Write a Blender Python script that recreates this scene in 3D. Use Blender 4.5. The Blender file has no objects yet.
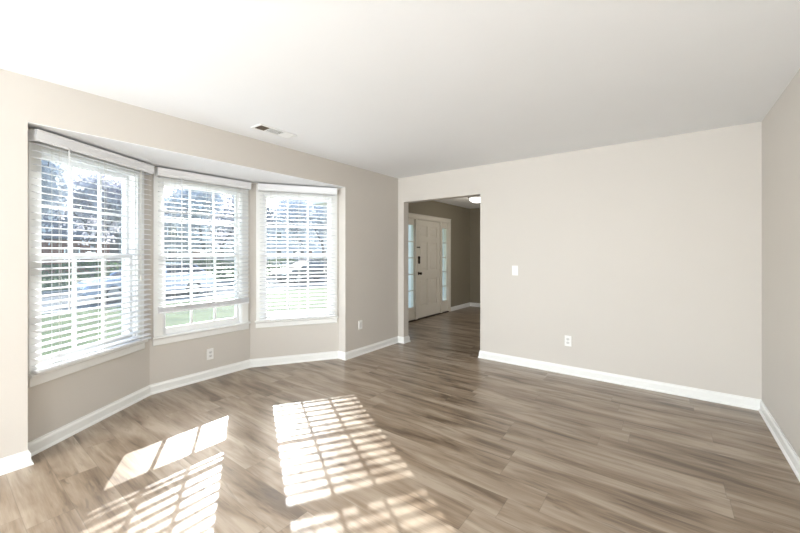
import bpy, bmesh, math, random
from mathutils import Vector, Matrix
PI = math.pi
C = bpy.context.scene.collection
scn = bpy.context.scene

# ------------------------------------------------------------------ camera, sky, sun, lights, exposure
F_PX = 356.5
YAW = math.atan(267 / F_PX)
EYE = 1.33
cam_d = bpy.data.cameras.new('camera')
cam_d.sensor_width = 36.0
cam_d.lens = 36.0 * F_PX / 800
cam_d.shift_y = -13.5 / 800
cam_d.clip_start = 0.05
cam_d.clip_end = 500
cam = bpy.data.objects.new('camera', cam_d)
cam.location = (0, 0, EYE)
cam.rotation_euler = (PI / 2, 0, YAW)
C.objects.link(cam)
scn.camera = cam

SUN_DIR = Vector((1.06, -0.62, -0.60)).normalized()
world = bpy.data.worlds.new('world')
scn.world = world
world.use_nodes = True
wn = world.node_tree
wn.nodes.clear()
sky = wn.nodes.new('ShaderNodeTexSky')
sky.sky_type = 'NISHITA'
sky.sun_disc = False
sky.sun_elevation = math.radians(26)
sky.sun_rotation = math.atan2(-SUN_DIR.x, -SUN_DIR.y)
sky.air_density = 1.0
sky.dust_density = 1.0
sky.ozone_density = 1.0
bgn = wn.nodes.new('ShaderNodeBackground')
bgn.inputs['Strength'].default_value = 0.6
won = wn.nodes.new('ShaderNodeOutputWorld')
wn.links.new(sky.outputs[0], bgn.inputs['Color'])
wn.links.new(bgn.outputs[0], won.inputs['Surface'])

sun_d = bpy.data.lights.new('sun', 'SUN')
sun_d.energy = 12.0
sun_d.angle = math.radians(0.45)
sun_d.color = (1.0, 0.98, 0.96)
sun = bpy.data.objects.new('sun', sun_d)
sun.rotation_euler = SUN_DIR.to_track_quat('-Z', 'Y').to_euler()
sun.location = (-12, 8, 9)
C.objects.link(sun)


def area(name, loc, direction, sx, sy, power, col):
    d = bpy.data.lights.new(name, 'AREA')
    d.shape = 'RECTANGLE'
    d.size = sx
    d.size_y = sy
    d.energy = power
    d.color = col
    o = bpy.data.objects.new(name, d)
    o.location = loc
    o.rotation_euler = Vector(direction).to_track_quat('-Z', 'Z').to_euler()
    C.objects.link(o)
    return o


# added fill lamp in front of the solid wall behind the camera
area('fill_rear', (-1.3, -4.9, 1.10), (0, 1, 0.2), 3.2, 2.0, 170, (0.90, 0.96, 1.0))
# added fill lamps on the two side walls behind the camera
area('fill_right', (0.60, -1.7, 1.25), (-1, 0.45, 0.12), 2.2, 1.6, 105, (0.90, 0.96, 1.0))
area('fill_left', (-3.17, -2.0, 1.2), (1, 1.0, 0.16), 2.6, 1.6, 270, (0.90, 0.96, 1.0))
# added fill lamp inside the foyer, aimed at the front door
area('fill_foyer', (-1.3, 6.6, 1.3), (-1, 0, 0), 1.6, 1.8, 13, (1.0, 0.96, 0.9))

scn.view_settings.view_transform = 'Standard'
scn.view_settings.look = 'None'
scn.view_settings.exposure = 0.12
scn.view_settings.gamma = 1.0
scn.view_settings.use_curve_mapping = False


# ------------------------------------------------------------------ materials
def srgb(r, g, b):
    f = lambda c: (c / 255 / 12.92) if c / 255 <= 0.04045 else ((c / 255 + 0.055) / 1.055) ** 2.4
    return (f(r), f(g), f(b), 1)


def mat(name, col, rough=0.5, metal=0.0, spec=0.5, bump=None, var=0.0):
    """plain surface with a faint procedural mottling and an optional noise bump (scale, strength, distance)"""
    m = bpy.data.materials.new(name)
    m.use_nodes = True
    nt = m.node_tree
    b = nt.nodes['Principled BSDF']
    b.inputs['Base Color'].default_value = col
    b.inputs['Roughness'].default_value = rough
    b.inputs['Metallic'].default_value = metal
    b.inputs['Specular IOR Level'].default_value = spec
    tc = nt.nodes.new('ShaderNodeTexCoord')
    if var > 0:
        n = nt.nodes.new('ShaderNodeTexNoise')
        n.inputs['Scale'].default_value = 3.0
        n.inputs['Detail'].default_value = 4
        nt.links.new(tc.outputs['Object'], n.inputs['Vector'])
        r = nt.nodes.new('ShaderNodeValToRGB')
        r.color_ramp.elements[0].color = tuple(c * (1 - var) for c in col[:3]) + (1,)
        r.color_ramp.elements[1].color = tuple(min(1, c * (1 + var)) for c in col[:3]) + (1,)
        nt.links.new(n.outputs['Fac'], r.inputs['Fac'])
        nt.links.new(r.outputs['Color'], b.inputs['Base Color'])
    if bump:
        n = nt.nodes.new('ShaderNodeTexNoise')
        n.inputs['Scale'].default_value = bump[0]
        n.inputs['Detail'].default_value = 5
        nt.links.new(tc.outputs['Object'], n.inputs['Vector'])
        bp = nt.nodes.new('ShaderNodeBump')
        bp.inputs['Strength'].default_value = bump[1]
        bp.inputs['Distance'].default_value = bump[2]
        nt.links.new(n.outputs['Fac'], bp.inputs['Height'])
        nt.links.new(bp.outputs['Normal'], b.inputs['Normal'])
    return m


M = {}
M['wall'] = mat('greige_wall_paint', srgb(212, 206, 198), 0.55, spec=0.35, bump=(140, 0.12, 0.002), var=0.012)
M['foyer'] = mat('dimmed_foyer_wall', srgb(144, 136, 119), 0.55, spec=0.35, bump=(140, 0.12, 0.002), var=0.012)  # wall colour darkened to carry the dimness of the foyer
M['ceiling'] = mat('white_textured_ceiling', srgb(246, 247, 248), 0.9, spec=0.2, bump=(22, 0.16, 0.005), var=0.012)
M['trim'] = mat('white_semigloss_trim', srgb(243, 243, 240), 0.35, spec=0.4, var=0.008)
M['vinyl'] = mat('white_vinyl_window', srgb(244, 244, 243), 0.4, var=0.008)
M['slat'] = mat('white_blind_slats', srgb(248, 249, 251), 0.45, var=0.01)
M['plate'] = mat('white_plastic_plate', srgb(244, 243, 240), 0.3, var=0.005)
M['socket'] = mat('grey_socket_face', srgb(222, 220, 217), 0.35, var=0.01)
M['dark'] = mat('dark_slot', srgb(60, 56, 52), 0.6, var=0.02)
M['duct_shade'] = mat('painted_duct_shade', srgb(124, 112, 98), 0.8, var=0.05)  # dark tone painted in for the shade inside the vent
M['bronze'] = mat('dark_bronze_hardware', srgb(66, 54, 42), 0.35, metal=0.8, var=0.03)
M['door'] = mat('white_painted_door', srgb(232, 226, 214), 0.4, var=0.01)
M['siding'] = mat('pale_siding', srgb(176, 178, 184), 0.7, var=0.03)
M['brick'] = mat('red_brown_brick', srgb(120, 84, 70), 0.85, var=0.12)
M['roof'] = mat('grey_roof_shingle', srgb(92, 90, 92), 0.9, var=0.12)
M['bark'] = mat('grey_bark', srgb(96, 90, 86), 0.9, bump=(18, 0.6, 0.02), var=0.2)
M['tyre'] = mat('black_rubber', srgb(34, 34, 36), 0.7, var=0.05)
M['rim'] = mat('alloy_rim', srgb(160, 162, 166), 0.3, metal=0.8, var=0.02)
M['carglass'] = mat('dark_car_glass', srgb(52, 60, 72), 0.08, spec=0.8, var=0.02)
M['carblue'] = mat('silver_blue_car_paint', srgb(172, 180, 198), 0.25, metal=0.4, var=0.01)
M['cardark'] = mat('charcoal_car_paint', srgb(78, 80, 86), 0.25, metal=0.4, var=0.01)
M['red'] = mat('red_tail_lamp', srgb(170, 50, 48), 0.2, var=0.02)
M['concrete'] = mat('pale_concrete', srgb(150, 148, 142), 0.9, var=0.08)
M['asphalt'] = mat('grey_asphalt', srgb(98, 102, 104), 0.95, spec=0.1, var=0.1)
M['pull'] = mat('white_cord', srgb(225, 223, 216), 0.7, var=0.01)


def leaf_mat(name, a, b_):
    m = bpy.data.materials.new(name)
    m.use_nodes = True
    nt = m.node_tree
    b = nt.nodes['Principled BSDF']
    b.inputs['Roughness'].default_value = 0.8
    b.inputs['Specular IOR Level'].default_value = 0.15
    tc = nt.nodes.new('ShaderNodeTexCoord')
    n = nt.nodes.new('ShaderNodeTexNoise')
    n.inputs['Scale'].default_value = 1.6
    n.inputs['Detail'].default_value = 8
    r = nt.nodes.new('ShaderNodeValToRGB')
    r.color_ramp.elements[0].position = 0.35
    r.color_ramp.elements[1].position = 0.65
    r.color_ramp.elements[0].color = a
    r.color_ramp.elements[1].color = b_
    nt.links.new(tc.outputs['Object'], n.inputs['Vector'])
    nt.links.new(n.outputs['Fac'], r.inputs['Fac'])
    nt.links.new(r.outputs['Color'], b.inputs['Base Color'])
    tr = nt.nodes.new('ShaderNodeBsdfTranslucent')
    mx = nt.nodes.new('ShaderNodeMixShader')
    mx.inputs[0].default_value = 0.42
    out = nt.nodes['Material Output']
    nt.links.new(r.outputs['Color'], tr.inputs['Color'])
    nt.links.new(b.outputs[0], mx.inputs[1])
    nt.links.new(tr.outputs[0], mx.inputs[2])
    nt.links.new(mx.outputs[0], out.inputs['Surface'])
    return m


M['leaf_grey'] = leaf_mat('hazed_grey_foliage', srgb(176, 182, 190), srgb(216, 220, 228))  # leaf colour paled and blued to carry the outdoor haze
M['leaf_brown'] = leaf_mat('hazed_mauve_foliage', srgb(176, 172, 178), srgb(214, 210, 218))  # second leaf tone, with the same haze lightened into it
M['leaf_green'] = leaf_mat('green_foliage', srgb(62, 82, 52), srgb(96, 116, 80))
M['grass'] = leaf_mat('lawn_grass', srgb(78, 100, 56), srgb(104, 124, 76))


def glass_material():
    m = bpy.data.materials.new('clear_window_glass')
    m.use_nodes = True
    nt = m.node_tree
    nt.nodes.clear()
    out = nt.nodes.new('ShaderNodeOutputMaterial')
    tr = nt.nodes.new('ShaderNodeBsdfTransparent')
    tr.inputs['Color'].default_value = (0.95, 0.97, 0.97, 1)
    gl = nt.nodes.new('ShaderNodeBsdfGlossy')
    gl.inputs['Roughness'].default_value = 0.02
    fr = nt.nodes.new('ShaderNodeFresnel')
    fr.inputs['IOR'].default_value = 1.45
    mx = nt.nodes.new('ShaderNodeMixShader')
    ge = nt.nodes.new('ShaderNodeNewGeometry')
    mr = nt.nodes.new('ShaderNodeMath')      # reflect only where light enters the pane, not inside it
    mr.operation = 'SUBTRACT'
    mr.use_clamp = True
    nt.links.new(fr.outputs[0], mr.inputs[0])
    nt.links.new(ge.outputs['Backfacing'], mr.inputs[1])
    nt.links.new(mr.outputs[0], mx.inputs[0])
    nt.links.new(tr.outputs[0], mx.inputs[1])
    nt.links.new(gl.outputs[0], mx.inputs[2])
    nt.links.new(mx.outputs[0], out.inputs['Surface'])
    return m


M['glass'] = glass_material()


def veil_material():
    m = bpy.data.materials.new('window_haze_veil')  # pale see-through veil, added to soften contrast outdoors
    m.use_nodes = True
    nt = m.node_tree
    nt.nodes.clear()
    out = nt.nodes.new('ShaderNodeOutputMaterial')
    tr = nt.nodes.new('ShaderNodeBsdfTransparent')
    tl = nt.nodes.new('ShaderNodeBsdfTranslucent')
    tl.inputs['Color'].default_value = (0.80, 0.83, 0.90, 1)
    df = nt.nodes.new('ShaderNodeBsdfDiffuse')
    df.inputs['Color'].default_value = (0.70, 0.71, 0.73, 1)
    m1 = nt.nodes.new('ShaderNodeMixShader')
    m1.inputs[0].default_value = 0.35
    m2 = nt.nodes.new('ShaderNodeMixShader')
    m2.inputs[0].default_value = 0.06
    nt.links.new(tl.outputs[0], m1.inputs[1])
    nt.links.new(df.outputs[0], m1.inputs[2])
    nt.links.new(tr.outputs[0], m2.inputs[1])
    nt.links.new(m1.outputs[0], m2.inputs[2])
    nt.links.new(m2.outputs[0], out.inputs['Surface'])
    return m


M['screen'] = veil_material()


def lamp_material():
    m = bpy.data.materials.new('glowing_frosted_dome')
    m.use_nodes = True
    b = m.node_tree.nodes['Principled BSDF']
    b.inputs['Base Color'].default_value = (0.9, 0.9, 0.88, 1)
    b.inputs['Emission Color'].default_value = (1, 0.97, 0.92, 1)
    b.inputs['Emission Strength'].default_value = 3.0
    return m


M['lamp'] = lamp_material()


def floor_material():
    m = bpy.data.materials.new('grey_brown_plank_floor')
    m.use_nodes = True
    nt = m.node_tree
    N, L = nt.nodes, nt.links
    b = N['Principled BSDF']

    def math_(op, a, c=None, d=None):
        n = N.new('ShaderNodeMath')
        n.operation = op
        for i, v in enumerate((a, c, d)):
            if v is None:
                continue
            if isinstance(v, (int, float)):
                n.inputs[i].default_value = v
            else:
                L.new(v, n.inputs[i])
        return n.outputs[0]
    PW, PL = 0.178, 1.22
    tc = N.new('ShaderNodeTexCoord')
    sp = N.new('ShaderNodeSeparateXYZ')
    L.new(tc.outputs['Object'], sp.inputs[0])
    x, y = sp.outputs[0], sp.outputs[1]
    v = math_('DIVIDE', math_('ADD', y, 10.03), PW)
    row = math_('FLOOR', v)
    fv = math_('FRACT', v)
    w1 = N.new('ShaderNodeTexWhiteNoise')
    w1.noise_dimensions = '1D'
    L.new(row, w1.inputs['W'])
    u = math_('ADD', math_('DIVIDE', math_('ADD', x, 20), PL), math_('MULTIPLY', w1.outputs['Value'], 3.0))
    col = math_('FLOOR', u)
    fu = math_('FRACT', u)
    cb = N.new('ShaderNodeCombineXYZ')
    L.new(row, cb.inputs[0])
    L.new(col, cb.inputs[1])
    w2 = N.new('ShaderNodeTexWhiteNoise')
    w2.noise_dimensions = '3D'
    L.new(cb.outputs[0], w2.inputs['Vector'])
    rnd = w2.outputs['Value']

    def grain(sx, sy, detail, rough, dist, zmul):
        c = N.new('ShaderNodeCombineXYZ')
        L.new(math_('ADD', math_('MULTIPLY', x, sx), math_('MULTIPLY', rnd, 37.0)), c.inputs[0])
        L.new(math_('MULTIPLY', y, sy), c.inputs[1])
        L.new(math_('MULTIPLY', rnd, zmul), c.inputs[2])
        n = N.new('ShaderNodeTexNoise')
        n.inputs['Scale'].default_value = 1.0
        n.inputs['Detail'].default_value = detail
        n.inputs['Roughness'].default_value = rough
        n.inputs['Distortion'].default_value = dist
        L.new(c.outputs[0], n.inputs['Vector'])
        return n.outputs['Fac']
    broad = grain(1.5, 9.5, 3, 0.5, 0.7, 19.0)
    mid = grain(2.6, 30.0, 4, 0.6, 0.4, 11.0)
    fine = grain(9.0, 190.0, 3, 0.6, 0.2, 7.0)
    knots = grain(4.0, 22.0, 2, 0.5, 1.0, 23.0)
    r1 = N.new('ShaderNodeValToRGB')
    e = r1.color_ramp.elements
    e[0].position = 0.36
    e[0].color = srgb(*FLOOR_DARK)
    e[1].position = 0.63
    e[1].color = srgb(*FLOOR_LIGHT)
    k = e.new(0.48)
    k.color = srgb(*FLOOR_MID)
    fac = math_('ADD', math_('MULTIPLY', broad, 0.66), math_('MULTIPLY', mid, 0.22))
    fac = math_('ADD', fac, math_('MULTIPLY', fine, 0.12))
    fac = math_('ADD', fac, math_('MULTIPLY', math_('SUBTRACT', rnd, 0.5), 0.06))
    L.new(fac, r1.inputs['Fac'])
    kn = N.new('ShaderNodeMapRange')
    kn.inputs['From Min'].default_value = 0.30
    kn.inputs['From Max'].default_value = 0.37
    kn.inputs['To Min'].default_value = 0.74
    kn.inputs['To Max'].default_value = 1.0
    L.new(knots, kn.inputs['Value'])
    # seams
    sy = math_('MINIMUM', fv, math_('SUBTRACT', 1.0, fv))
    sx = math_('MINIMUM', fu, math_('SUBTRACT', 1.0, fu))
    seam = math_('MINIMUM', math_('MULTIPLY', sy, PW), math_('MULTIPLY', sx, PL))
    sm = N.new('ShaderNodeMapRange')
    sm.inputs['From Min'].default_value = 0.0006
    sm.inputs['From Max'].default_value = 0.0022
    sm.inputs['To Min'].default_value = 0.72
    sm.inputs['To Max'].default_value = 1.0
    L.new(seam, sm.inputs['Value'])
    fct = math_('MULTIPLY', kn.outputs[0], sm.outputs[0])
    mul = N.new('ShaderNodeVectorMath')
    mul.operation = 'SCALE'
    L.new(r1.outputs['Color'], mul.inputs[0])
    L.new(fct, mul.inputs['Scale'])
    L.new(mul.outputs[0], b.inputs['Base Color'])
    b.inputs['Roughness'].default_value = 0.30
    b.inputs['Specular IOR Level'].default_value = 0.7
    bp = N.new('ShaderNodeBump')
    bp.inputs['Strength'].default_value = 0.25
    bp.inputs['Distance'].default_value = 0.002
    L.new(math_('MULTIPLY', math_('ADD', mid, fine), sm.outputs[0]), bp.inputs['Height'])
    L.new(bp.outputs['Normal'], b.inputs['Normal'])
    return m


FLOOR_DARK = (96, 78, 60)
FLOOR_MID = (142, 123, 103)
FLOOR_LIGHT = (173, 157, 139)
M['floor'] = floor_material()


# ------------------------------------------------------------------ helpers
def obj(name, bm, m, parent=None, smooth=False):
    bmesh.ops.recalc_face_normals(bm, faces=bm.faces)
    me = bpy.data.meshes.new(name)
    bm.to_mesh(me)
    bm.free()
    for mm in (m if isinstance(m, (list, tuple)) else [m]):
        me.materials.append(mm)
    if smooth:
        for p in me.polygons:
            p.use_smooth = True
    o = bpy.data.objects.new(name, me)
    C.objects.link(o)
    if parent:
        o.parent = parent
    return o


def bevel(o, w, seg=2):
    md = o.modifiers.new('bevel', 'BEVEL')
    md.width = w
    md.segments = seg
    md.limit_method = 'ANGLE'
    md.angle_limit = math.radians(40)
    return o


def struct(name, bm, m, parent=None):
    o = obj(name, bm, m, parent)
    if parent is None:
        o['kind'] = 'structure'
    return o


def empty(name, loc=(0, 0, 0), rz=0.0):
    o = bpy.data.objects.new(name, None)
    o.location = loc
    o.rotation_euler = (0, 0, rz)
    o.empty_display_size = 0.1
    C.objects.link(o)
    return o


def tag(o, label, cat, group=None):
    o['label'] = label
    o['category'] = cat
    if group:
        o['group'] = group
    return o


def prism(bm, pts, z0, z1, mi=0):
    lo = [bm.verts.new((p[0], p[1], z0)) for p in pts]
    hi = [bm.verts.new((p[0], p[1], z1)) for p in pts]
    n = len(pts)
    fs = [bm.faces.new(lo[::-1]), bm.faces.new(hi)]
    for i in range(n):
        fs.append(bm.faces.new((lo[i], lo[(i + 1) % n], hi[(i + 1) % n], hi[i])))
    for f in fs:
        f.material_index = mi
    return fs


def box(bm, x0, x1, y0, y1, z0, z1, mi=0):
    return prism(bm, [(x0, y0), (x1, y0), (x1, y1), (x0, y1)], z0, z1, mi)


def extrude_profile(bm, prof, x0, x1):
    """profile of (y,z) points carried along x"""
    a = [bm.verts.new((x0, p[0], p[1])) for p in prof]
    b = [bm.verts.new((x1, p[0], p[1])) for p in prof]
    n = len(prof)
    bm.faces.new(a)
    bm.faces.new(b[::-1])
    for i in range(n):
        bm.faces.new((a[i], a[(i + 1) % n], b[(i + 1) % n], b[i]))


def tube(bm, p, q, r0, r1=None, n=8, cap=True):
    p, q = Vector(p), Vector(q)
    r1 = r0 if r1 is None else r1
    d = (q - p).normalized()
    a = d.orthogonal().normalized()
    b = d.cross(a)
    A = [bm.verts.new(p + r0 * (a * math.cos(2 * PI * i / n) + b * math.sin(2 * PI * i / n))) for i in range(n)]
    B = [bm.verts.new(q + r1 * (a * math.cos(2 * PI * i / n) + b * math.sin(2 * PI * i / n))) for i in range(n)]
    for i in range(n):
        bm.faces.new((A[i], A[(i + 1) % n], B[(i + 1) % n], B[i]))
    if cap:
        bm.faces.new(A[::-1])
        bm.faces.new(B)


def lathe(bm, prof, axis, centre, n=24):
    """prof: (radius, along) pairs; axis 'x','y','z' with centre offset"""
    rings = []
    for r, t in prof:
        ring = []
        for i in range(n):
            a = 2 * PI * i / n
            c, s = r * math.cos(a), r * math.sin(a)
            v = {'x': (t, c, s), 'y': (c, t, s), 'z': (c, s, t)}[axis]
            ring.append(bm.verts.new(Vector(centre) + Vector(v)))
        rings.append(ring)
    for a, b in zip(rings, rings[1:]):
        for i in range(n):
            bm.faces.new((a[i], a[(i + 1) % n], b[(i + 1) % n], b[i]))
    bm.faces.new(rings[0][::-1])
    bm.faces.new(rings[-1])


def NB():
    return bmesh.new()


# ------------------------------------------------------------------ dimensions of the place
XL, XR, YB, YR = -3.21, 0.64, 4.24, -5.0       # left wall, right wall, back wall, rear wall
H = 2.44
WT = 0.12                                      # wall thickness
XLo, YBo = XL - WT, YB + WT
GZ = -0.45                                     # ground outside
PA, PB, PC, PD = (-3.33, 0.39), (-3.89, 1.27), (-3.89, 2.28), (-3.33, 3.15)
BH = 2.15                                      # bay soffit and header height
OX0, OX1, OH = -3.107, -1.90, 2.08             # opening to the foyer
FX, FY1, FXR = -3.96, 8.2, -1.2                # foyer: door wall, end wall, right wall


def inward(P, Q):
    d = Vector((Q[0] - P[0], Q[1] - P[1])).normalized()
    return Vector((d.y, -d.x)), d


def offset_path(path, off):
    """mitred offset of an open polyline; positive goes to the side (dy,-dx)"""
    out = []
    for i, p in enumerate(path):
        p = Vector(p)
        ns = []
        if i > 0:
            ns.append(inward(path[i - 1], path[i])[0])
        if i < len(path) - 1:
            ns.append(inward(path[i], path[i + 1])[0])
        if len(ns) == 1:
            out.append(p + ns[0] * off)
        else:
            m = (ns[0] + ns[1])
            m = m / m.dot(ns[0])
            out.append(p + m * off)
    return out


BAY_OUT = offset_path([PA, PB, PC, PD], -WT)
BAY_OUT[0] = Vector((XLo - 0.03, PA[1] - 0.11))
BAY_OUT[3] = Vector((XLo - 0.03, PD[1] + 0.11))

# ------------------------------------------------------------------ floor, ceilings, walls
bm = NB()
box(bm, XLo, XR + WT, YR - WT, YB, GZ, 0)
prism(bm, [(XLo, PA[1] - 0.11), (XLo, PD[1] + 0.11)] + [tuple(BAY_OUT[3]), tuple(BAY_OUT[2]), tuple(BAY_OUT[1]), tuple(BAY_OUT[0])], GZ, 0)
box(bm, FX - WT, XR + WT, YB, FY1 + WT, GZ, 0)
struct('floor', bm, M['floor'])

bm = NB()
box(bm, XLo, XR + WT, YR - WT, YBo, H, H + 0.15)
struct('ceiling', bm, M['ceiling'])
bm = NB()
box(bm, FX - WT, FXR + WT, YBo, FY1 + WT, H, H + 0.15)
struct('ceiling_foyer', bm, M['ceiling'])
bm = NB()
prism(bm, [(XLo, PA[1] - 0.11), (XLo, PD[1] + 0.11)] + [tuple(BAY_OUT[3]), tuple(BAY_OUT[2]), tuple(BAY_OUT[1]), tuple(BAY_OUT[0])], BH, H + 0.15)
box(bm, XLo, XL - 0.002, PA[1], PD[1], BH, BH + 0.004)
struct('ceiling_bay', bm, M['ceiling'])

bm = NB()
box(bm, XLo, XL, YR, PA[1], 0, H)
box(bm, XLo, XL, PD[1], YB, 0, H)
box(bm, XLo + 0.001, XL, PA[1], PD[1], BH + 0.004, H)
struct('wall_left', bm, M['wall'])

bm = NB()
box(bm, XL - WT, OX0, YB, YBo, 0, H)
box(bm, OX1, XR + WT, YB, YBo, 0, H)
box(bm, OX0, OX1, YB, YBo, OH, H)
struct('wall_back', bm, M['wall'])

bm = NB()
box(bm, XR, XR + WT, YR, YB, 0, H)
struct('wall_right', bm, M['wall'])

bm = NB()
box(bm, XLo, XR + WT, YR - WT, YR, 0, H)
struct('wall_rear', bm, M['wall'])

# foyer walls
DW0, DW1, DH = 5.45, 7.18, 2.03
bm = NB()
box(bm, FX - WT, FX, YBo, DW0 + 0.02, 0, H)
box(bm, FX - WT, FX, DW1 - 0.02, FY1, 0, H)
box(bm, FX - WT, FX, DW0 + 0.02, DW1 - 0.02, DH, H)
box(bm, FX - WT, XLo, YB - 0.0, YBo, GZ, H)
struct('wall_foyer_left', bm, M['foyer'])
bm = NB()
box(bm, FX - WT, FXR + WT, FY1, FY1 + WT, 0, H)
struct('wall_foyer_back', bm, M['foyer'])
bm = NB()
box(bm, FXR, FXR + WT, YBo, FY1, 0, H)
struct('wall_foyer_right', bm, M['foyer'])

# bay facets, each with a window hole
FACETS = [  # P, Q, window centre along the facet, blind span, bottom of blind
    (PA, PB, 0.49, (0.0, 0.992), 0.545),
    (PB, PC, 0.505, (0.04, 0.972), 0.757),
    (PC, PD, 0.54, (0.086, 1.0), 0.545),
]
HW, HZ0, HZ1 = 0.41, 0.50, 2.04
bm = NB()
for i, (P, Q, c, _, _) in enumerate(FACETS):
    nin, d = inward(P, Q)
    P2, Q2 = Vector(P), Vector(Q)
    oP, oQ = BAY_OUT[i], BAY_OUT[i + 1]
    a, b = P2 + d * (c - HW), P2 + d * (c + HW)
    ao, bo = a - nin * WT, b - nin * WT
    prism(bm, [P2, a, ao, oP], 0, BH)
    prism(bm, [b, Q2, oQ, bo], 0, BH)
    prism(bm, [a, b, bo, ao], 0, HZ0)
    prism(bm, [a, b, bo, ao], HZ1, BH)
struct('wall_bay', bm, M['wall'])

# ------------------------------------------------------------------ baseboards (one profile carried round every corner)
BBP = [(0.0, 0.0), (0.024, 0.0), (0.023, 0.010), (0.017, 0.018), (0.014, 0.019), (0.014, 0.066), (0.011, 0.076), (0.007, 0.081), (0.006, 0.092), (0.0, 0.092)]


def baseboard(name, path, i0, i1):
    offs = [offset_path(path, o) for o, z in BBP]
    bm = NB()
    rings = []
    for i in range(i0, i1 + 1):
        rings.append([bm.verts.new((offs[k][i].x, offs[k][i].y, BBP[k][1])) for k in range(len(BBP))])
    n = len(BBP)
    for a, b in zip(rings, rings[1:]):
        for k in range(n):
            bm.faces.new((a[k], a[(k + 1) % n], b[(k + 1) % n], b[k]))
    bm.faces.new(rings[0])
    bm.faces.new(rings[-1][::-1])
    return struct(name, bm, M['trim'])


p1 = [(XL, YR), (XL, PA[1]), PA, PB, PC, PD, (XL, PD[1]), (XL, YB), (OX0, YB), (OX0, YBo), (XLo - 0.3, YBo)]
baseboard('baseboard_left', p1, 0, 1)
baseboard('baseboard_bay', p1, 1, 6)
baseboard('baseboard_left', p1, 6, 7)
baseboard('baseboard_back', p1, 7, 9)
p2 = [(OX1, YBo), (OX1, YB), (XR, YB), (XR, YR)]
baseboard('baseboard_back', p2, 0, 2)
baseboard('baseboard_right', p2, 2, 3)
p3 = [(FX, YBo), (FX, DW0 - 0.005)]
baseboard('baseboard_foyer_left', p3, 0, 1)
p4 = [(FX, DW1 + 0.005), (FX, FY1), (FXR, FY1), (FXR, YBo)]
baseboard('baseboard_foyer_left', p4, 0, 1)
baseboard('baseboard_foyer_back', p4, 1, 2)


# ------------------------------------------------------------------ bay windows
def rect_ring(bm, x0, x1, z0, z1, wl, wr, wb, wt, y0, y1):
    box(bm, x0, x0 + wl, y0, y1, z0, z1)
    box(bm, x1 - wr, x1, y0, y1, z0, z1)
    box(bm, x0 + wl, x1 - wr, y0, y1, z0, z0 + wb)
    box(bm, x0 + wl, x1 - wr, y0, y1, z1 - wt, z1)


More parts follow.
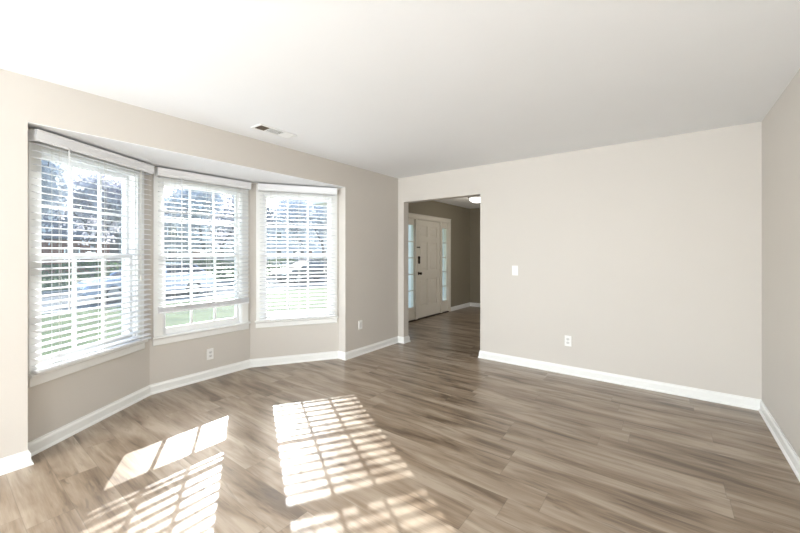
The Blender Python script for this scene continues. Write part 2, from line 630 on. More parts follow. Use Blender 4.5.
def make_window(n, P, Q, c):
    _, d = inward(P, Q)
    L = math.hypot(Q[0] - P[0], Q[1] - P[1])
    w = empty('window_%d' % n, (P[0], P[1], 0), math.atan2(d.y, d.x))
    w['kind'] = 'structure'
    # local: x along the wall, y outwards, z up
    bm = NB()
    rect_ring(bm, c - HW, c + HW, HZ0, HZ1, 0.022, 0.022, 0.035, 0.022, 0.0, WT + 0.01)
    bevel(obj('window_frame', bm, M['vinyl'], w), 0.002)
    bm = NB()   # flat casing on the wall face
    x0, x1 = max(0.012, c - 0.475), min(L - 0.012, c + 0.475)
    box(bm, x0, c - HW + 0.012, -0.014, 0, 0.535, 2.135)
    box(bm, c + HW - 0.012, x1, -0.014, 0, 0.535, 2.135)
    box(bm, c - HW + 0.012, c + HW - 0.012, -0.014, 0, HZ1 - 0.014, 2.135)
    bevel(obj('casing', bm, M['trim'], w), 0.003)
    bm = NB()   # stool
    s0, s1 = max(0.012, c - 0.49), min(L - 0.012, c + 0.49)
    extrude_profile(bm, [(0.03, 0.515), (-0.034, 0.515), (-0.040, 0.520), (-0.040, 0.530), (-0.034, 0.536), (0.03, 0.536)], s0, s1)
    obj('window_sill', bm, M['trim'], w)
    bm = NB()   # apron
    extrude_profile(bm, [(0.0, 0.450), (-0.010, 0.450), (-0.015, 0.458), (-0.015, 0.505), (-0.022, 0.515), (0.0, 0.515)], s0 + 0.01, s1 - 0.01)
    obj('apron', bm, M['trim'], w)
    gx0, gx1 = c - 0.36, c + 0.36
    sx0, sx1 = c - HW + 0.022, c + HW - 0.022
    for top in (False, True):
        bm = NB()
        if top:
            y0, y1, z0, z1 = 0.062, 0.092, 1.285, HZ1 - 0.022
            gz0, gz1 = 1.327, 1.99
        else:
            y0, y1, z0, z1 = 0.030, 0.060, HZ0 + 0.035, 1.325
            gz0, gz1 = 0.60, 1.283
        rect_ring(bm, sx0, sx1, z0, z1, gx0 - sx0, sx1 - gx1, gz0 - z0, z1 - gz1, y0, y1)
        gw = (gx1 - gx0) / 3
        ym = (y0 + y1) / 2
        for k in (1, 2):
            box(bm, gx0 + gw * k - 0.011, gx0 + gw * k + 0.011, ym - 0.010, ym + 0.010, gz0, gz1)
        zm = (gz0 + gz1) / 2
        for k in range(3):
            a = gx0 + gw * k + (0.011 if k else 0)
            b = gx0 + gw * (k + 1) - (0.011 if k < 2 else 0)
            box(bm, a, b, ym - 0.010, ym + 0.010, zm - 0.011, zm + 0.011)
        s = bevel(obj('sash', bm, M['vinyl'], w), 0.0025)
        bm = NB()
        box(bm, gx0 - 0.004, gx1 + 0.004, ym - 0.0015, ym + 0.0015, gz0 - 0.004, gz1 + 0.004)
        obj('glass_pane', bm, M['glass'], s)
        if not top:
            bm = NB()
            box(bm, c - 0.03, c + 0.03, y0 - 0.012, y1 - 0.012, 1.3251, 1.337)
            tube(bm, (c - 0.01, y0 + 0.006, 1.337), (c - 0.01, y0 + 0.006, 1.343), 0.012, n=12)
            bevel(obj('sash_lock', bm, M['vinyl'], s), 0.002)
    bm = NB()    # added veil in a slim outer frame, hazing the view outside
    rect_ring(bm, sx0, sx1, HZ0 + 0.035, HZ1 - 0.022, 0.014, 0.014, 0.014, 0.014, 0.104, 0.112)
    s = obj('veil_frame', bm, M['vinyl'], w)
    bm = NB()
    vs = [bm.verts.new(p) for p in ((sx0 + 0.012, 0.108, HZ0 + 0.047), (sx1 - 0.012, 0.108, HZ0 + 0.047), (sx1 - 0.012, 0.108, HZ1 - 0.034), (sx0 + 0.012, 0.108, HZ1 - 0.034))]
    bm.faces.new(vs)
    obj('veil_sheet', bm, M['screen'], s)
    return w


for i, (P, Q, c, _, _) in enumerate(FACETS):
    make_window(i + 1, P, Q, c)

# made-up window casings around the fill lamps behind the camera
for n, (loc, rz, w, z0, z1) in enumerate((((XL, -2.0), PI / 2, 2.7, 0.38, 2.06), ((XR, -1.7), -PI / 2, 2.3, 0.42, 2.08), ((-1.3, YR), PI, 3.3, 0.12, 2.14))):
    w_ = empty('window_%d' % (n + 4), (loc[0], loc[1], 0), rz)
    w_['kind'] = 'structure'
    bm = NB()
    rect_ring(bm, -w / 2 - 0.07, w / 2 + 0.07, z0 - 0.07, z1 + 0.07, 0.07, 0.07, 0.07, 0.07, -0.018, -0.0005)
    bevel(obj('casing', bm, M['trim'], w_), 0.003)

# ------------------------------------------------------------------ blinds
PITCH, SLW, TILT = 0.0455, 0.050, math.radians(9)
BLIND_LABELS = [
    'white slatted blind lowered over the left bay window, with a tilt wand hanging in front',
    'white slatted blind over the middle bay window, raised to bare the bottom panes',
    'white slatted blind lowered over the right bay window, nearest the foyer opening',
]


def slat(bm, x0, x1, yc, zc, tilt):
    """crowned slat; room-side edge (negative y) drops by the tilt"""
    n = 4
    top, bot = [], []
    for i in range(n + 1):
        t = (i / n - 0.5)
        crown = 0.0032 * (1 - (2 * t) ** 2)
        yy, zz = t * SLW, crown
        y = yy * math.cos(tilt) - zz * math.sin(tilt)
        z = yy * math.sin(tilt) + zz * math.cos(tilt)
        top.append((yc + y, zc + z + 0.0015))
        bot.append((yc + y, zc + z - 0.0015))
    extrude_profile(bm, top + bot[::-1], x0, x1)


def make_blind(n, P, Q, span, zb):
    _, d = inward(P, Q)
    nin, _ = inward(P, Q)
    mid = Vector(P) + d * (span[0] + span[1]) / 2
    b = empty('window_blind', (mid.x, mid.y, zb), math.atan2(d.y, d.x))
    tag(b, BLIND_LABELS[n], 'blind', 'white slatted blinds in the bay windows')
    w = (span[1] - span[0]) / 2
    top = 2.132 - zb
    yc = -0.050                                   # slat centre, room side of the casing
    bm = NB()                                     # valance with a small cornice moulding and end returns
    extrude_profile(bm, [(-0.080, top - 0.076), (-0.084, top - 0.072), (-0.084, top - 0.060), (-0.087, top - 0.054), (-0.087, top - 0.014), (-0.092, top - 0.008), (-0.092, top), (-0.080, top)], -w, w)
    box(bm, -w, -w + 0.010, -0.080, -0.016, top - 0.076, top)
    box(bm, w - 0.010, w, -0.080, -0.016, top - 0.076, top)
    obj('valance', bm, M['slat'], b)
    bm = NB()
    box(bm, -w + 0.014, w - 0.014, -0.075, -0.020, top - 0.045, top - 0.002)
    obj('headrail', bm, M['slat'], b)
    sw = w - 0.018
    z_first = top - 0.088
    rail_h = 0.016
    bm = NB()
    zs = []
    if n == 1:
        # raised: surplus slats lie stacked on the bottom rail, three more bunched higher up
        stack = [rail_h + 0.004 + 0.0068 * k for k in range(7)]
        for z in stack:
            slat(bm, -sw, sw, yc, z, math.radians(1.5))
        z = z_first
        lim = stack[-1] + 0.03
        while z > lim:
            absz = z + zb
            if 1.70 < absz < 1.76 and not any(1.70 < q + zb < 1.76 for q in zs):
                for k in range(3):
                    slat(bm, -sw, sw, yc, 1.735 - zb - 0.0085 * k, math.radians(5))
                zs.append(1.735 - zb)
                z = 1.718 - zb - PITCH
                continue
            slat(bm, -sw, sw, yc, z, TILT)
            zs.append(z)
            z -= PITCH
    else:
        z = z_first
        while z > rail_h + 0.022:
            slat(bm, -sw, sw, yc, z, TILT)
            zs.append(z)
            z -= PITCH
    obj('slats', bm, M['slat'], b)
    bm = NB()
    box(bm, -sw, sw, yc - 0.026, yc + 0.026, 0, rail_h)
    bevel(obj('bottom_rail', bm, M['slat'], b), 0.004)
    for t in (-0.70, 0.0, 0.70):                  # ladder cords front and back with rungs under each slat
        bm = NB()
        for yy in (yc - 0.027, yc + 0.027):
            tube(bm, (t * w, yy, 0.008), (t * w, yy, top - 0.045), 0.0013, n=5)
        tube(bm, (t * w + 0.012, yc - 0.028, 0.008), (t * w + 0.012, yc - 0.028, top - 0.045), 0.0010, n=5)
        obj('ladder_cord', bm, M['pull'], b)
    wx = -w + 0.20
    ln = 1.05 if n == 0 else 0.95
    bm = NB()
    tube(bm, (wx, -0.097, top - 0.085), (wx, -0.097, top - 0.085 - ln), 0.0045, 0.0045, n=6)
    tube(bm, (wx, -0.097, top - 0.085 - ln), (wx, -0.097, top - 0.085 - ln - 0.08), 0.0065, 0.005, n=8)
    tube(bm, (wx, -0.082, top - 0.05), (wx, -0.097, top - 0.085), 0.002, n=5)
    obj('tilt_wand', bm, M['slat'], b)
    wx = w - 0.16
    bm = NB()
    for dx in (-0.006, 0.006):
        tube(bm, (wx + dx, -0.094, top - 0.07), (wx + dx * 0.6, -0.094, top - 1.0), 0.0012, n=5)
    lathe(bm, [(0.002, 0), (0.007, -0.008), (0.009, -0.035), (0.004, -0.04)], 'z', (wx, -0.094, top - 1.0), 10)
    obj('lift_cord', bm, M['pull'], b)
    # small hold-down clip on each lower side of the casing
    return b


for i, (P, Q, c, span, zb) in enumerate(FACETS):
    make_blind(i, P, Q, span, zb)


# ------------------------------------------------------------------ outlets and switch
def wallplate(name, loc, rz, label, cat, group, kind):
    """local: x across, y into the wall, z up; front faces -y"""
    t = empty(name, loc, rz)
    tag(t, label, cat, group)
    bm = NB()
    extr = [(-0.035, -0.0575), (0.035, -0.0575), (0.035, 0.0575), (-0.035, 0.0575)]
    a = [bm.verts.new((x, 0, z)) for x, z in extr]
    b = [bm.verts.new((x * 0.93, -0.006, z * 0.955)) for x, z in extr]
    bm.faces.new(a)
    bm.faces.new(b[::-1])
    for k in range(4):
        bm.faces.new((a[k], a[(k + 1) % 4], b[(k + 1) % 4], b[k]))
    obj('cover_plate', bm, M['plate'], t)
    if kind == 'duplex':
        for zc in (0.0195, -0.0195):
            bm = NB()
            pts = []
            for k in range(20):
                an = 2 * PI * k / 20
                pts.append((0.0172 * math.cos(an), max(-0.0135, min(0.0135, 0.0172 * math.sin(an)))))
            f = [bm.verts.new((x, -0.0085, zc + z)) for x, z in pts]
            g = [bm.verts.new((x, -0.005, zc + z)) for x, z in pts]
            bm.faces.new(f)
            bm.faces.new(g[::-1])
            for k in range(20):
                bm.faces.new((f[k], f[(k + 1) % 20], g[(k + 1) % 20], g[k]))
            r = obj('socket', bm, M['socket'], t)
            bm = NB()
            box(bm, -0.0075, -0.0052, -0.0090, -0.0080, zc - 0.002, zc + 0.006)
            box(bm, 0.0052, 0.0070, -0.0090, -0.0080, zc - 0.001, zc + 0.006)
            lathe(bm, [(0.0024, -0.0090), (0.0024, -0.0080)], 'y', (0, 0, zc - 0.0075), 10)
            obj('slot', bm, M['dark'], r)
        scs = (0.0,)
    elif kind == 'rocker':
        bm = NB()
        extrude_profile(bm, [(-0.005, -0.033), (-0.0075, -0.033), (-0.011, 0.033), (-0.005, 0.033)], -0.0165, 0.0165)
        obj('rocker', bm, M['socket'], t)
        scs = (0.048, -0.048)
    else:
        bm = NB()
        box(bm, -0.006, 0.006, -0.0075, -0.005, -0.013, 0.013)
        obj('toggle_surround', bm, M['socket'], t)
        bm = NB()
        extrude_profile(bm, [(-0.006, -0.006), (-0.019, 0.006), (-0.018, 0.011), (-0.006, 0.006)], -0.004, 0.004)
        obj('toggle', bm, M['socket'], t)
        scs = (0.030, -0.030)
    for z in scs:
        bm = NB()
        lathe(bm, [(0.0034, -0.0058), (0.0034, -0.0075), (0.002, -0.0082)], 'y', (0, 0, z), 10)
        obj('screw', bm, M['plate'], t)
    return t


OG = 'white wall outlets near the floor'
wallplate('wall_outlet', (PB[0] + 0.0003, 1.825, 0.255), PI / 2, 'white duplex outlet on the bay wall below the middle window', 'outlet', OG, 'duplex')
wallplate('wall_outlet', (XL + 0.0003, 3.42, 0.39), PI / 2, 'narrow white outlet plate on the left wall between bay and foyer opening', 'outlet', OG, 'rocker')
wallplate('wall_outlet', (-0.87, YB - 0.0003, 0.365), 0, 'white duplex outlet low on the long back wall', 'outlet', OG, 'duplex')
wallplate('light_switch', (-1.455, YB - 0.0003, 1.12), 0, 'white toggle light switch on the back wall right of the foyer opening', 'light switch', None, 'toggle')

# ------------------------------------------------------------------ ceiling vent
v = empty('ceiling_vent', (-2.86, 1.915, H))
tag(v, 'white ceiling register with one dark open section, near the bay wall', 'vent')
VW, VL = 0.075, 0.19
bm = NB()
for (x0, x1, y0, y1) in ((-VW, -VW + 0.022, -VL, VL), (VW - 0.022, VW, -VL, VL), (-VW + 0.022, VW - 0.022, -VL, -VL + 0.022), (-VW + 0.022, VW - 0.022, VL - 0.022, VL),
                         (-VW + 0.022, VW - 0.022, -0.075, -0.065), (-VW + 0.022, VW - 0.022, 0.065, 0.075)):
    box(bm, x0, x1, y0, y1, -0.008, -0.0003)
bevel(obj('frame', bm, M['trim'], v), 0.003)
bm = NB()
box(bm, -VW + 0.015, VW - 0.015, -VL + 0.015, VL - 0.015, -0.0022, -0.0008)
obj('duct_shade_sheet', bm, M['duct_shade'], v)  # flat dark sheet in place of the shaded duct
for sec, (y0, y1, sgn) in enumerate(((-VL + 0.022, -0.075, 1), (-0.065, 0.065, -1), (0.075, VL - 0.022, -1))):
    bm = NB()
    if sec == 0:
        ny = 7
        for k in range(ny):
            x = -VW + 0.026 + (2 * VW - 0.052) * k / (ny - 1)
            box(bm, x - 0.0008, x + 0.0008, y0, y1, -0.0075, -0.0024)
        obj('louvre', bm, M['duct_shade'], v)  # louvres coloured dark as if they lay in shade
    elif sec == 1:
        ny = 17
        for k in range(ny):
            y = y0 + 0.006 + (y1 - y0 - 0.012) * k / (ny - 1)
            extrude_profile(bm, [(y - 0.006, -0.0075), (y - 0.005, -0.0082), (y + 0.006, -0.0030), (y + 0.005, -0.0024)], -VW + 0.022, VW - 0.022)
        obj('louvre', bm, M['trim'], v)
    else:
        ny = 8
        for k in range(ny):
            x = -VW + 0.028 + (2 * VW - 0.056) * k / (ny - 1)
            a = [(x - 0.007, -0.0075), (x - 0.006, -0.0082), (x + 0.007, -0.0030), (x + 0.006, -0.0024)]
            lo = [bm.verts.new((p[0], y0, p[1])) for p in a]
            hi = [bm.verts.new((p[0], y1, p[1])) for p in a]
            bm.faces.new(lo)
            bm.faces.new(hi[::-1])
            for q in range(4):
                bm.faces.new((lo[q], lo[(q + 1) % 4], hi[(q + 1) % 4], hi[q]))
        obj('louvre', bm, M['trim'], v)

# ------------------------------------------------------------------ foyer ceiling light
fl = empty('ceiling_light', (-3.03, 6.60, H))
tag(fl, 'lit white dome light flush on the foyer ceiling', 'ceiling light')
bm = NB()
lathe(bm, [(0.10, -0.0003), (0.165, -0.0003), (0.170, -0.012), (0.165, -0.024), (0.10, -0.024)], 'z', (0, 0, 0), 32)
obj('light_base', bm, M['trim'], fl, True)
bm = NB()
prof = [(0.150 * math.cos(a), -0.0245 - 0.085 * math.sin(a)) for a in [k * PI / 2 / 10 for k in range(10)]] + [(0.004, -0.1095)]
lathe(bm, prof, 'z', (0, 0, 0), 32)
obj('dome', bm, M['lamp'], fl, True)
ld = bpy.data.lights.new('foyer_bulb', 'POINT')
ld.energy = 2
ld.color = (1.0, 0.88, 0.70)
ld.shadow_soft_size = 0.12
lo = bpy.data.objects.new('foyer_bulb', ld)
lo.location = (-3.03, 6.60, H - 0.24)
C.objects.link(lo)

# ------------------------------------------------------------------ front door with sidelights
dr = empty('door_1', (FX, 0, 0), PI / 2)     # local x runs along world +y, local y into the wall (world -x)
dr['kind'] = 'structure'
LY0, LY1 = 5.885, 6.775                      # door leaf
bm = NB()                                    # frame posts and head
box(bm, DW0 + 0.02, DW0 + 0.06, 0, WT, 0.0, DH)
box(bm, DW1 - 0.06, DW1 - 0.02, 0, WT, 0.0, DH)
box(bm, LY0 - 0.075, LY0 - 0.004, 0.0, WT, 0.0, DH - 0.03)
box(bm, LY1 + 0.004, LY1 + 0.075, 0.0, WT, 0.0, DH - 0.03)
box(bm, DW0 + 0.06, DW1 - 0.06, 0, WT, DH - 0.03, DH)
bevel(obj('door_frame', bm, M['door'], dr), 0.003)
bm = NB()                                    # casing
CW = 0.07
box(bm, DW0 - 0.02, DW0 + 0.045, -0.016, 0, 0, DH + 0.055)
box(bm, DW1 - 0.045, DW1 + 0.02, -0.016, 0, 0, DH + 0.055)
box(bm, DW0 + 0.045, DW1 - 0.045, -0.016, 0, DH - 0.015, DH + 0.055)
box(bm, DW0 - 0.03, DW1 + 0.03, -0.021, 0, DH + 0.055, DH + 0.07)
bevel(obj('door_casing', bm, M['door'], dr), 0.004)
bm = NB()
box(bm, DW0 + 0.06, DW1 - 0.06, -0.01, WT, 0.0005, 0.018)
obj('threshold', bm, M['bronze'], dr)

# leaf with six raised panels
bm = NB()
y0l, y1l = 0.030, 0.070
st, ms = 0.11, 0.10
px = [(LY0 + st, (LY0 + LY1) / 2 - ms / 2), ((LY0 + LY1) / 2 + ms / 2, LY1 - st)]
pz = [(0.25, 0.80), (0.97, 1.55), (1.66, 1.88)]
zb_, zt_ = 0.022, DH - 0.034
box(bm, LY0, LY0 + st, y0l, y1l, zb_, zt_)
box(bm, LY1 - st, LY1, y0l, y1l, zb_, zt_)
box(bm, px[0][1], px[1][0], y0l, y1l, zb_, zt_)
for a, b in px:
    zz = zb_
    for z0, z1 in pz:
        box(bm, a, b, y0l, y1l, zz, z0)
        # recessed field with a raised bevelled panel
        box(bm, a, b, y0l + 0.018, y1l - 0.014, z0, z1)
        m_ = 0.022
        q = [bm.verts.new((xx, y0l + 0.018, z)) for xx, z in ((a + m_, z0 + m_), (b - m_, z0 + m_), (b - m_, z1 - m_), (a + m_, z1 - m_))]
        m2 = 0.048
        r = [bm.verts.new((xx, y0l + 0.003, z)) for xx, z in ((a + m2, z0 + m2), (b - m2, z0 + m2), (b - m2, z1 - m2), (a + m2, z1 - m2))]
        bm.faces.new(r)
        for k in range(4):
            bm.faces.new((q[k], q[(k + 1) % 4], r[(k + 1) % 4], r[k]))
        zz = z1
    box(bm, a, b, y0l, y1l, zz, zt_)
leaf = obj('door_leaf', bm, M['door'], dr)
kx = LY0 + 0.065
bm = NB()
lathe(bm, [(0.033, 0.030), (0.033, 0.022), (0.014, 0.018), (0.012, -0.005), (0.024, -0.012), (0.029, -0.025), (0.024, -0.040), (0.008, -0.044)], 'y', (kx, 0, 0.92), 20)
obj('door_knob', bm, M['bronze'], leaf, True)
bm = NB()
lathe(bm, [(0.032, 0.030), (0.032, 0.012), (0.026, 0.008)], 'y', (kx, 0, 1.235), 20)
lathe(bm, [(0.028, 0.030), (0.028, 0.016), (0.020, 0.012)], 'y', (kx + 0.012, 0, 1.14), 20)
box(bm, kx - 0.018, kx + 0.022, 0.008, 0.030, 1.13, 1.25)
box(bm, kx - 0.006, kx + 0.006, -0.006, 0.012, 1.215, 1.255)
obj('deadbolt', bm, M['bronze'], leaf)
bm = NB()
box(bm, LY0 - 0.05, LY0 + 0.01, -0.008, 0.0, 1.435, 1.452)
tube(bm, (LY0 + 0.005, -0.006, 1.443), (LY0 + 0.075, 0.018, 1.443), 0.008, n=8)
lathe(bm, [(0.014, 0.030), (0.014, 0.010), (0.008, 0.004)], 'y', (LY0 + 0.075, 0, 1.443), 12)
obj('security_latch', bm, M['bronze'], leaf)
for z in (0.25, 1.03, 1.80):
    bm = NB()
    tube(bm, (LY1 + 0.001, 0.027, z - 0.045), (LY1 + 0.001, 0.027, z + 0.045), 0.006, n=8)
    obj('hinge', bm, M['door'], leaf)

for (a, b) in ((DW0 + 0.06, LY0 - 0.075), (LY1 + 0.075, DW1 - 0.06)):   # sidelights
    bm = NB()
    g0, g1 = a + 0.028, b - 0.028
    gz0, gz1 = 0.265, 1.88
    rect_ring(bm, a, b, 0.018, DH - 0.03, 0.028, 0.028, gz0 - 0.018, DH - 0.03 - gz1, 0.03, 0.07)
    for k in range(1, 5):
        z = gz0 + (gz1 - gz0) * k / 5
        box(bm, g0, g1, 0.040, 0.060, z - 0.009, z + 0.009)
    s = bevel(obj('sidelight', bm, M['door'], dr), 0.003)
    bm = NB()
    box(bm, g0 - 0.003, g1 + 0.003, 0.0485, 0.0515, gz0 - 0.003, gz1 + 0.003)
    obj('glass_pane', bm, M['glass'], s)

# ------------------------------------------------------------------ outdoors
bm = NB()    # block added beside the front door to keep sun off the foyer floor
box(bm, -9.2, FXR + WT, FY1 + WT + 0.01, 14.5, GZ, 5.5)
struct('sun_block_wing', bm, M['trim'])
bm = NB()
extrude_profile(bm, [(FY1 + WT - 0.3, 5.5), (11.4, 6.4), (14.8, 5.5), (14.8, 5.65), (11.4, 6.56), (FY1 + WT - 0.3, 5.65)], -9.5, FXR + WT)
struct('sun_block_roof', bm, M['roof'])  # top of the added sun block
bm = NB()
box(bm, -6.0, FX - WT - 0.001, 4.9, FY1 + WT - 0.32, 2.36, 2.5)  # slab added over the front door to cut off the sun
struct('sun_block_slab', bm, M['trim'])
bm = NB()
box(bm, -14.5, XLo - 1.2, -30, 45, GZ - 0.2, GZ)
box(bm, -90, -23.0, -30, 70, GZ - 0.2, GZ)
o = struct('lawn', bm, M['grass'])
bm = NB()
box(bm, -22.6, -14.9, -30, 70, GZ - 0.2, GZ - 0.06)
struct('road', bm, M['asphalt'])
bm = NB()
box(bm, -23.0, -22.6, -30, 70, GZ - 0.2, GZ + 0.02)
box(bm, -14.9, -14.5, -30, 70, GZ - 0.2, GZ + 0.02)
struct('kerb', bm, M['concrete'])
bm = NB()
box(bm, XLo - 1.2, XLo - 0.5, -30, 4.0, GZ - 0.2, GZ - 0.02)
struct('garden_bed', bm, M['bark'])


def make_car(name, loc, rz, paint, label):
    """local x = length, nose towards +x"""
    t = empty(name, loc, rz)
    tag(t, label, 'car', 'cars parked on the street')
    Lh = 2.25
    lower = [(-Lh, 0.30), (-Lh - 0.05, 0.55), (-Lh, 0.85), (-Lh + 0.25, 0.95), (-1.1, 0.97), (0.7, 0.97), (1.5, 0.88), (2.05, 0.74), (Lh, 0.58), (Lh + 0.02, 0.38), (Lh - 0.1, 0.26), (-Lh + 0.1, 0.26)]
    bm = NB()
    rows = []
    for yy, sc in ((-0.88, 0.93), (-0.80, 1.0), (0.80, 1.0), (0.88, 0.93)):
        rows.append([bm.verts.new((x * (0.985 if abs(yy) > 0.85 else 1), yy, 0.55 + (z - 0.55) * sc)) for x, z in lower])
    n = len(lower)
    for a, b in zip(rows, rows[1:]):
        for k in range(n):
            bm.faces.new((a[k], a[(k + 1) % n], b[(k + 1) % n], b[k]))
    bm.faces.new(rows[0])
    bm.faces.new(rows[-1][::-1])
    bevel(obj('body', bm, M[paint], t), 0.03)
    cab = [(-1.95, 0.95), (-1.45, 1.36), (-0.2, 1.44), (0.25, 1.38), (1.10, 0.95)]
    bm = NB()
    a = [bm.verts.new((x, -0.78 + (z - 0.95) * 0.35, z)) for x, z in cab]
    b = [bm.verts.new((x, 0.78 - (z - 0.95) * 0.35, z)) for x, z in cab]
    bm.faces.new(a)
    bm.faces.new(b[::-1])
    for k in range(4):
        bm.faces.new((a[k], a[k + 1], b[k + 1], b[k]))
    bm.faces.new((a[4], a[0], b[0], b[4]))
    obj('windows', bm, M['carglass'], t)
    bm = NB()
    top = [(-1.50, 1.345), (-1.35, 1.40), (-0.2, 1.46), (0.28, 1.39), (0.30, 1.37)]
    a = [bm.verts.new((x, -0.66, z)) for x, z in top]
    b = [bm.verts.new((x, 0.66, z)) for x, z in top]
    bm.faces.new(a)
    bm.faces.new(b[::-1])
    for k in range(4):
        bm.faces.new((a[k], a[k + 1], b[k + 1], b[k]))
    bm.faces.new((a[4], a[0], b[0], b[4]))
    for s in (-1, 1):
        for (xa, za, xb, zb) in ((-1.95, 0.96, -1.45, 1.37), (0.27, 1.38, 1.10, 0.96), (-0.35, 0.96, -0.35, 1.42)):
            tube(bm, (xa, s * (0.79 - (za - 0.95) * 0.35), za), (xb, s * (0.79 - (zb - 0.95) * 0.35), zb), 0.035, n=6)
    obj('roof', bm, M[paint], t)
    for x in (-1.38, 1.40):
        for s in (-1, 1):
            bm = NB()
            lathe(bm, [(0.20, -0.10), (0.30, -0.11), (0.325, -0.08), (0.325, 0.08), (0.30, 0.11), (0.20, 0.10)], 'y', (x, s * 0.79, 0.325), 24)
            w = obj('wheel', bm, M['tyre'], t)
            bm = NB()
            lathe(bm, [(0.20, 0.0), (0.20, 0.02), (0.05, 0.03)], 'y', (x, s * 0.89 if s > 0 else -0.92, 0.325), 20)
            obj('rim', bm, M['rim'], w)
    for s in (-1, 1):
        bm = NB()
        box(bm, -Lh - 0.045, -Lh + 0.12, s * 0.62 - 0.18, s * 0.62 + 0.18, 0.66, 0.84)
        obj('tail_lamp', bm, M['red'], t)
        bm = NB()
        box(bm, Lh - 0.25, Lh + 0.0, s * 0.62 - 0.18, s * 0.62 + 0.18, 0.52, 0.68)
        obj('headlamp', bm, M['plate'], t)
    return t


make_car('car', (-17.2, 5.6, GZ - 0.06), -PI / 2, 'carblue', 'silver-blue sedan parked on the street, seen through the left and middle bay windows')
make_car('car', (-18.6, 14.9, GZ - 0.06), -PI / 2, 'cardark', 'charcoal car parked on the street, seen through the right bay window')


def make_tree(name, loc, h, spread, leafm, seed, nleaf, label, leaf=0.16, low=0.25):
    rnd = random.Random(seed)
    t = empty(name, loc)
    tag(t, label, 'tree', 'trees outside the bay')
    bm = NB()
    tips = []

    def grow(p, d, ln, r, lev):
        q = p + d * ln
        tube(bm, p, q, r, r * 0.68, n=6 if lev < 2 else 4, cap=False)
        if lev >= 1:
            tips.append(q)
            tips.append(p.lerp(q, 0.5))
        if lev == 4:
            return
        for k in range(3 if lev < 3 else 2):
            a = rnd.uniform(0, 2 * PI)
            sp = rnd.uniform(0.35, 0.8)
            nd = (d + spread * sp * Vector((math.cos(a), math.sin(a), rnd.uniform(-0.15, 0.35)))).normalized()
            grow(q, nd, ln * rnd.uniform(0.62, 0.85), r * 0.62, lev + 1)
    grow(Vector((0, 0, -0.05)), Vector((rnd.uniform(-.05, .05), rnd.uniform(-.05, .05), 1)).normalized(), h * low, h * 0.018, 0)
    obj('trunk', bm, M['bark'], t)
    bm = NB()
    for k in range(nleaf):
        c = rnd.choice(tips) + Vector([rnd.gauss(0, h * 0.035) for _ in range(3)])
        u = Vector([rnd.gauss(0, 1) for _ in range(3)]).normalized()
        w = u.orthogonal().normalized()
        s = leaf * rnd.uniform(0.5, 1.2)
        vs = [bm.verts.new(c + u * s), bm.verts.new(c + w * s * 0.6), bm.verts.new(c - u * s), bm.verts.new(c - w * s * 0.6)]
        bm.faces.new(vs)
    obj('foliage', bm, leafm, t)
    return t


TREES = [
    ((-26.5, 3.2), 11, 'leaf_grey', 'tall thinly leaved tree across the street, seen left in the left bay window'),
    ((-34.5, 7.6), 12, 'leaf_brown', 'russet tree across the street, seen right in the left bay window'),
    ((-27.0, 12.2), 11, 'leaf_grey', 'grey-green tree across the street, seen left in the middle bay window'),
    ((-34.0, 17.0), 12, 'leaf_brown', 'russet tree across the street, seen right in the middle bay window'),
    ((-26.5, 20.6), 11, 'leaf_grey', 'grey-green tree across the street, seen left in the right bay window'),
    ((-31.0, 27.0), 12, 'leaf_grey', 'grey-green tree across the street, seen right in the right bay window'),
    ((-29.0, 36.0), 12, 'leaf_brown', 'russet tree down the street, seen through the sidelights of the front door'),
]
for k, ((x, y), h, lm, lab) in enumerate(TREES):
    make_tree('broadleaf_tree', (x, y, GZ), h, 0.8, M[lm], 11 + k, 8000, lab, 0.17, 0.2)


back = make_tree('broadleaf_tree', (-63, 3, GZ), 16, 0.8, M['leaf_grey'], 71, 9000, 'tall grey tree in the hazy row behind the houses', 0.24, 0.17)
back['group'] = 'hazy back row of trees'
for k, (x, y) in enumerate(((-64, 15.0), (-63, 27.0), (-65, 40.0), (-62, 54.0), (-64, -10.0))):
    c = back.copy()
    C.objects.link(c)
    c.location = (x, y, GZ)
    c.rotation_euler = (0, 0, 1.3 * (k + 1))
    for ch in back.children:
        q = ch.copy()
        C.objects.link(q)
        q.parent = c


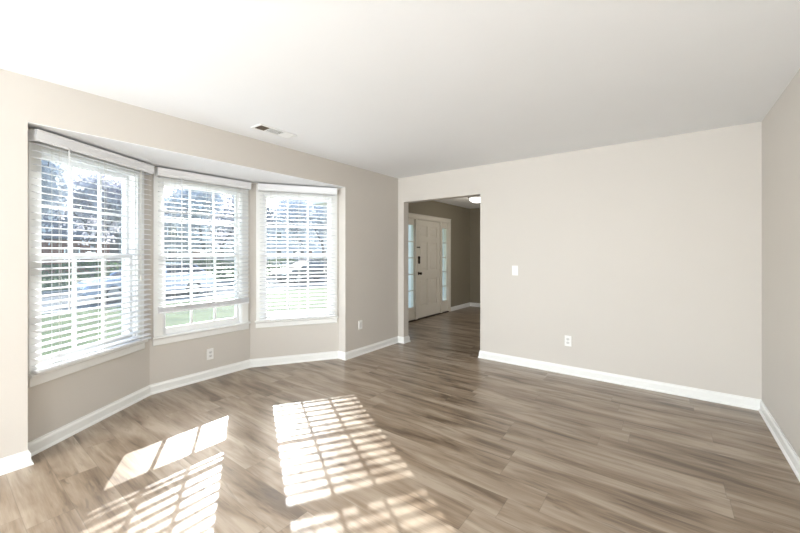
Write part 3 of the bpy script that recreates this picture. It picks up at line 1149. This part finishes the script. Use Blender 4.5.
def make_hedge(loc, lx, ly, h, seed, label):
    rnd = random.Random(seed)
    bm = NB()
    n = int(lx * ly * 60 + (lx + ly) * h * 120)
    for k in range(n):
        x, y, z = rnd.uniform(-lx / 2, lx / 2), rnd.uniform(-ly / 2, ly / 2), rnd.uniform(0.02, h)
        f = rnd.random()
        if f < 0.4:
            x = math.copysign(lx / 2 - rnd.random() * 0.12, x)
        elif f < 0.7:
            z = h - rnd.random() * 0.12
        c = Vector((x, y, z + 0.08 * math.sin(y * 2.1 + seed)))
        u = Vector([rnd.gauss(0, 1) for _ in range(3)]).normalized()
        w = u.orthogonal().normalized()
        s = rnd.uniform(0.05, 0.12)
        bm.faces.new([bm.verts.new(c + u * s), bm.verts.new(c + w * s * 0.7), bm.verts.new(c - u * s), bm.verts.new(c - w * s * 0.7)])
    o = obj('hedge', bm, M['leaf_green'])
    o.location = loc
    return tag(o, label, 'hedge')


make_hedge((-24.6, 12.0, GZ), 1.2, 22.0, 1.25, 3, 'clipped green hedge along the far side of the street')


def make_house(name, loc, rz, w, dpt, h, wallm, label):
    """local -y is the front"""
    t = empty(name, loc, rz)
    tag(t, label, 'house', 'houses across the street')
    bm = NB()
    box(bm, -w / 2, w / 2, 0, dpt, 0, h)
    obj('walls', bm, M[wallm], t)
    bm = NB()
    e = 0.4
    prof = [(-e, h), (dpt / 2, h + dpt * 0.32), (dpt + e, h), (dpt + e, h + 0.12), (dpt / 2, h + dpt * 0.32 + 0.16), (-e, h + 0.12)]
    extrude_profile(bm, prof, -w / 2 - e, w / 2 + e)
    obj('roof', bm, M['roof'], t)
    for xx in (-w * 0.34, -w * 0.12, w * 0.30):
        for zz in ((1.0, 2.3), (3.6, 4.8)):
            if zz[1] > h:
                continue
            bm = NB()
            rect_ring(bm, xx - 0.55, xx + 0.55, zz[0], zz[1], 0.08, 0.08, 0.08, 0.08, -0.05, 0.02)
            box(bm, xx - 0.55, xx + 0.55, -0.03, 0.0, (zz[0] + zz[1]) / 2 - 0.03, (zz[0] + zz[1]) / 2 + 0.03)
            f = obj('window', bm, M['trim'], t)
            bm = NB()
            box(bm, xx - 0.47, xx + 0.47, -0.01, 0.01, zz[0] + 0.08, zz[1] - 0.08)
            obj('pane', bm, M['carglass'], f)
    bm = NB()
    box(bm, w * 0.08 - 0.5, w * 0.08 + 0.5, -0.06, 0.0, 0.0, 2.1)
    d = obj('door', bm, M['brick'], t)
    return t


make_house('house', (-44, 34.5, GZ), PI / 2, 13, 9, 5.6, 'siding', 'two-storey pale sided house across the street, seen through the right bay window')
make_house('house', (-44, 4.0, GZ), PI / 2, 14, 9, 3.0, 'brick', 'low brick house behind the trees, seen through the left bay window')
make_house('house', (-45, 18.5, GZ), PI / 2, 13, 9, 5.6, 'concrete', 'two-storey stone-grey house across the street, seen through the middle bay window')
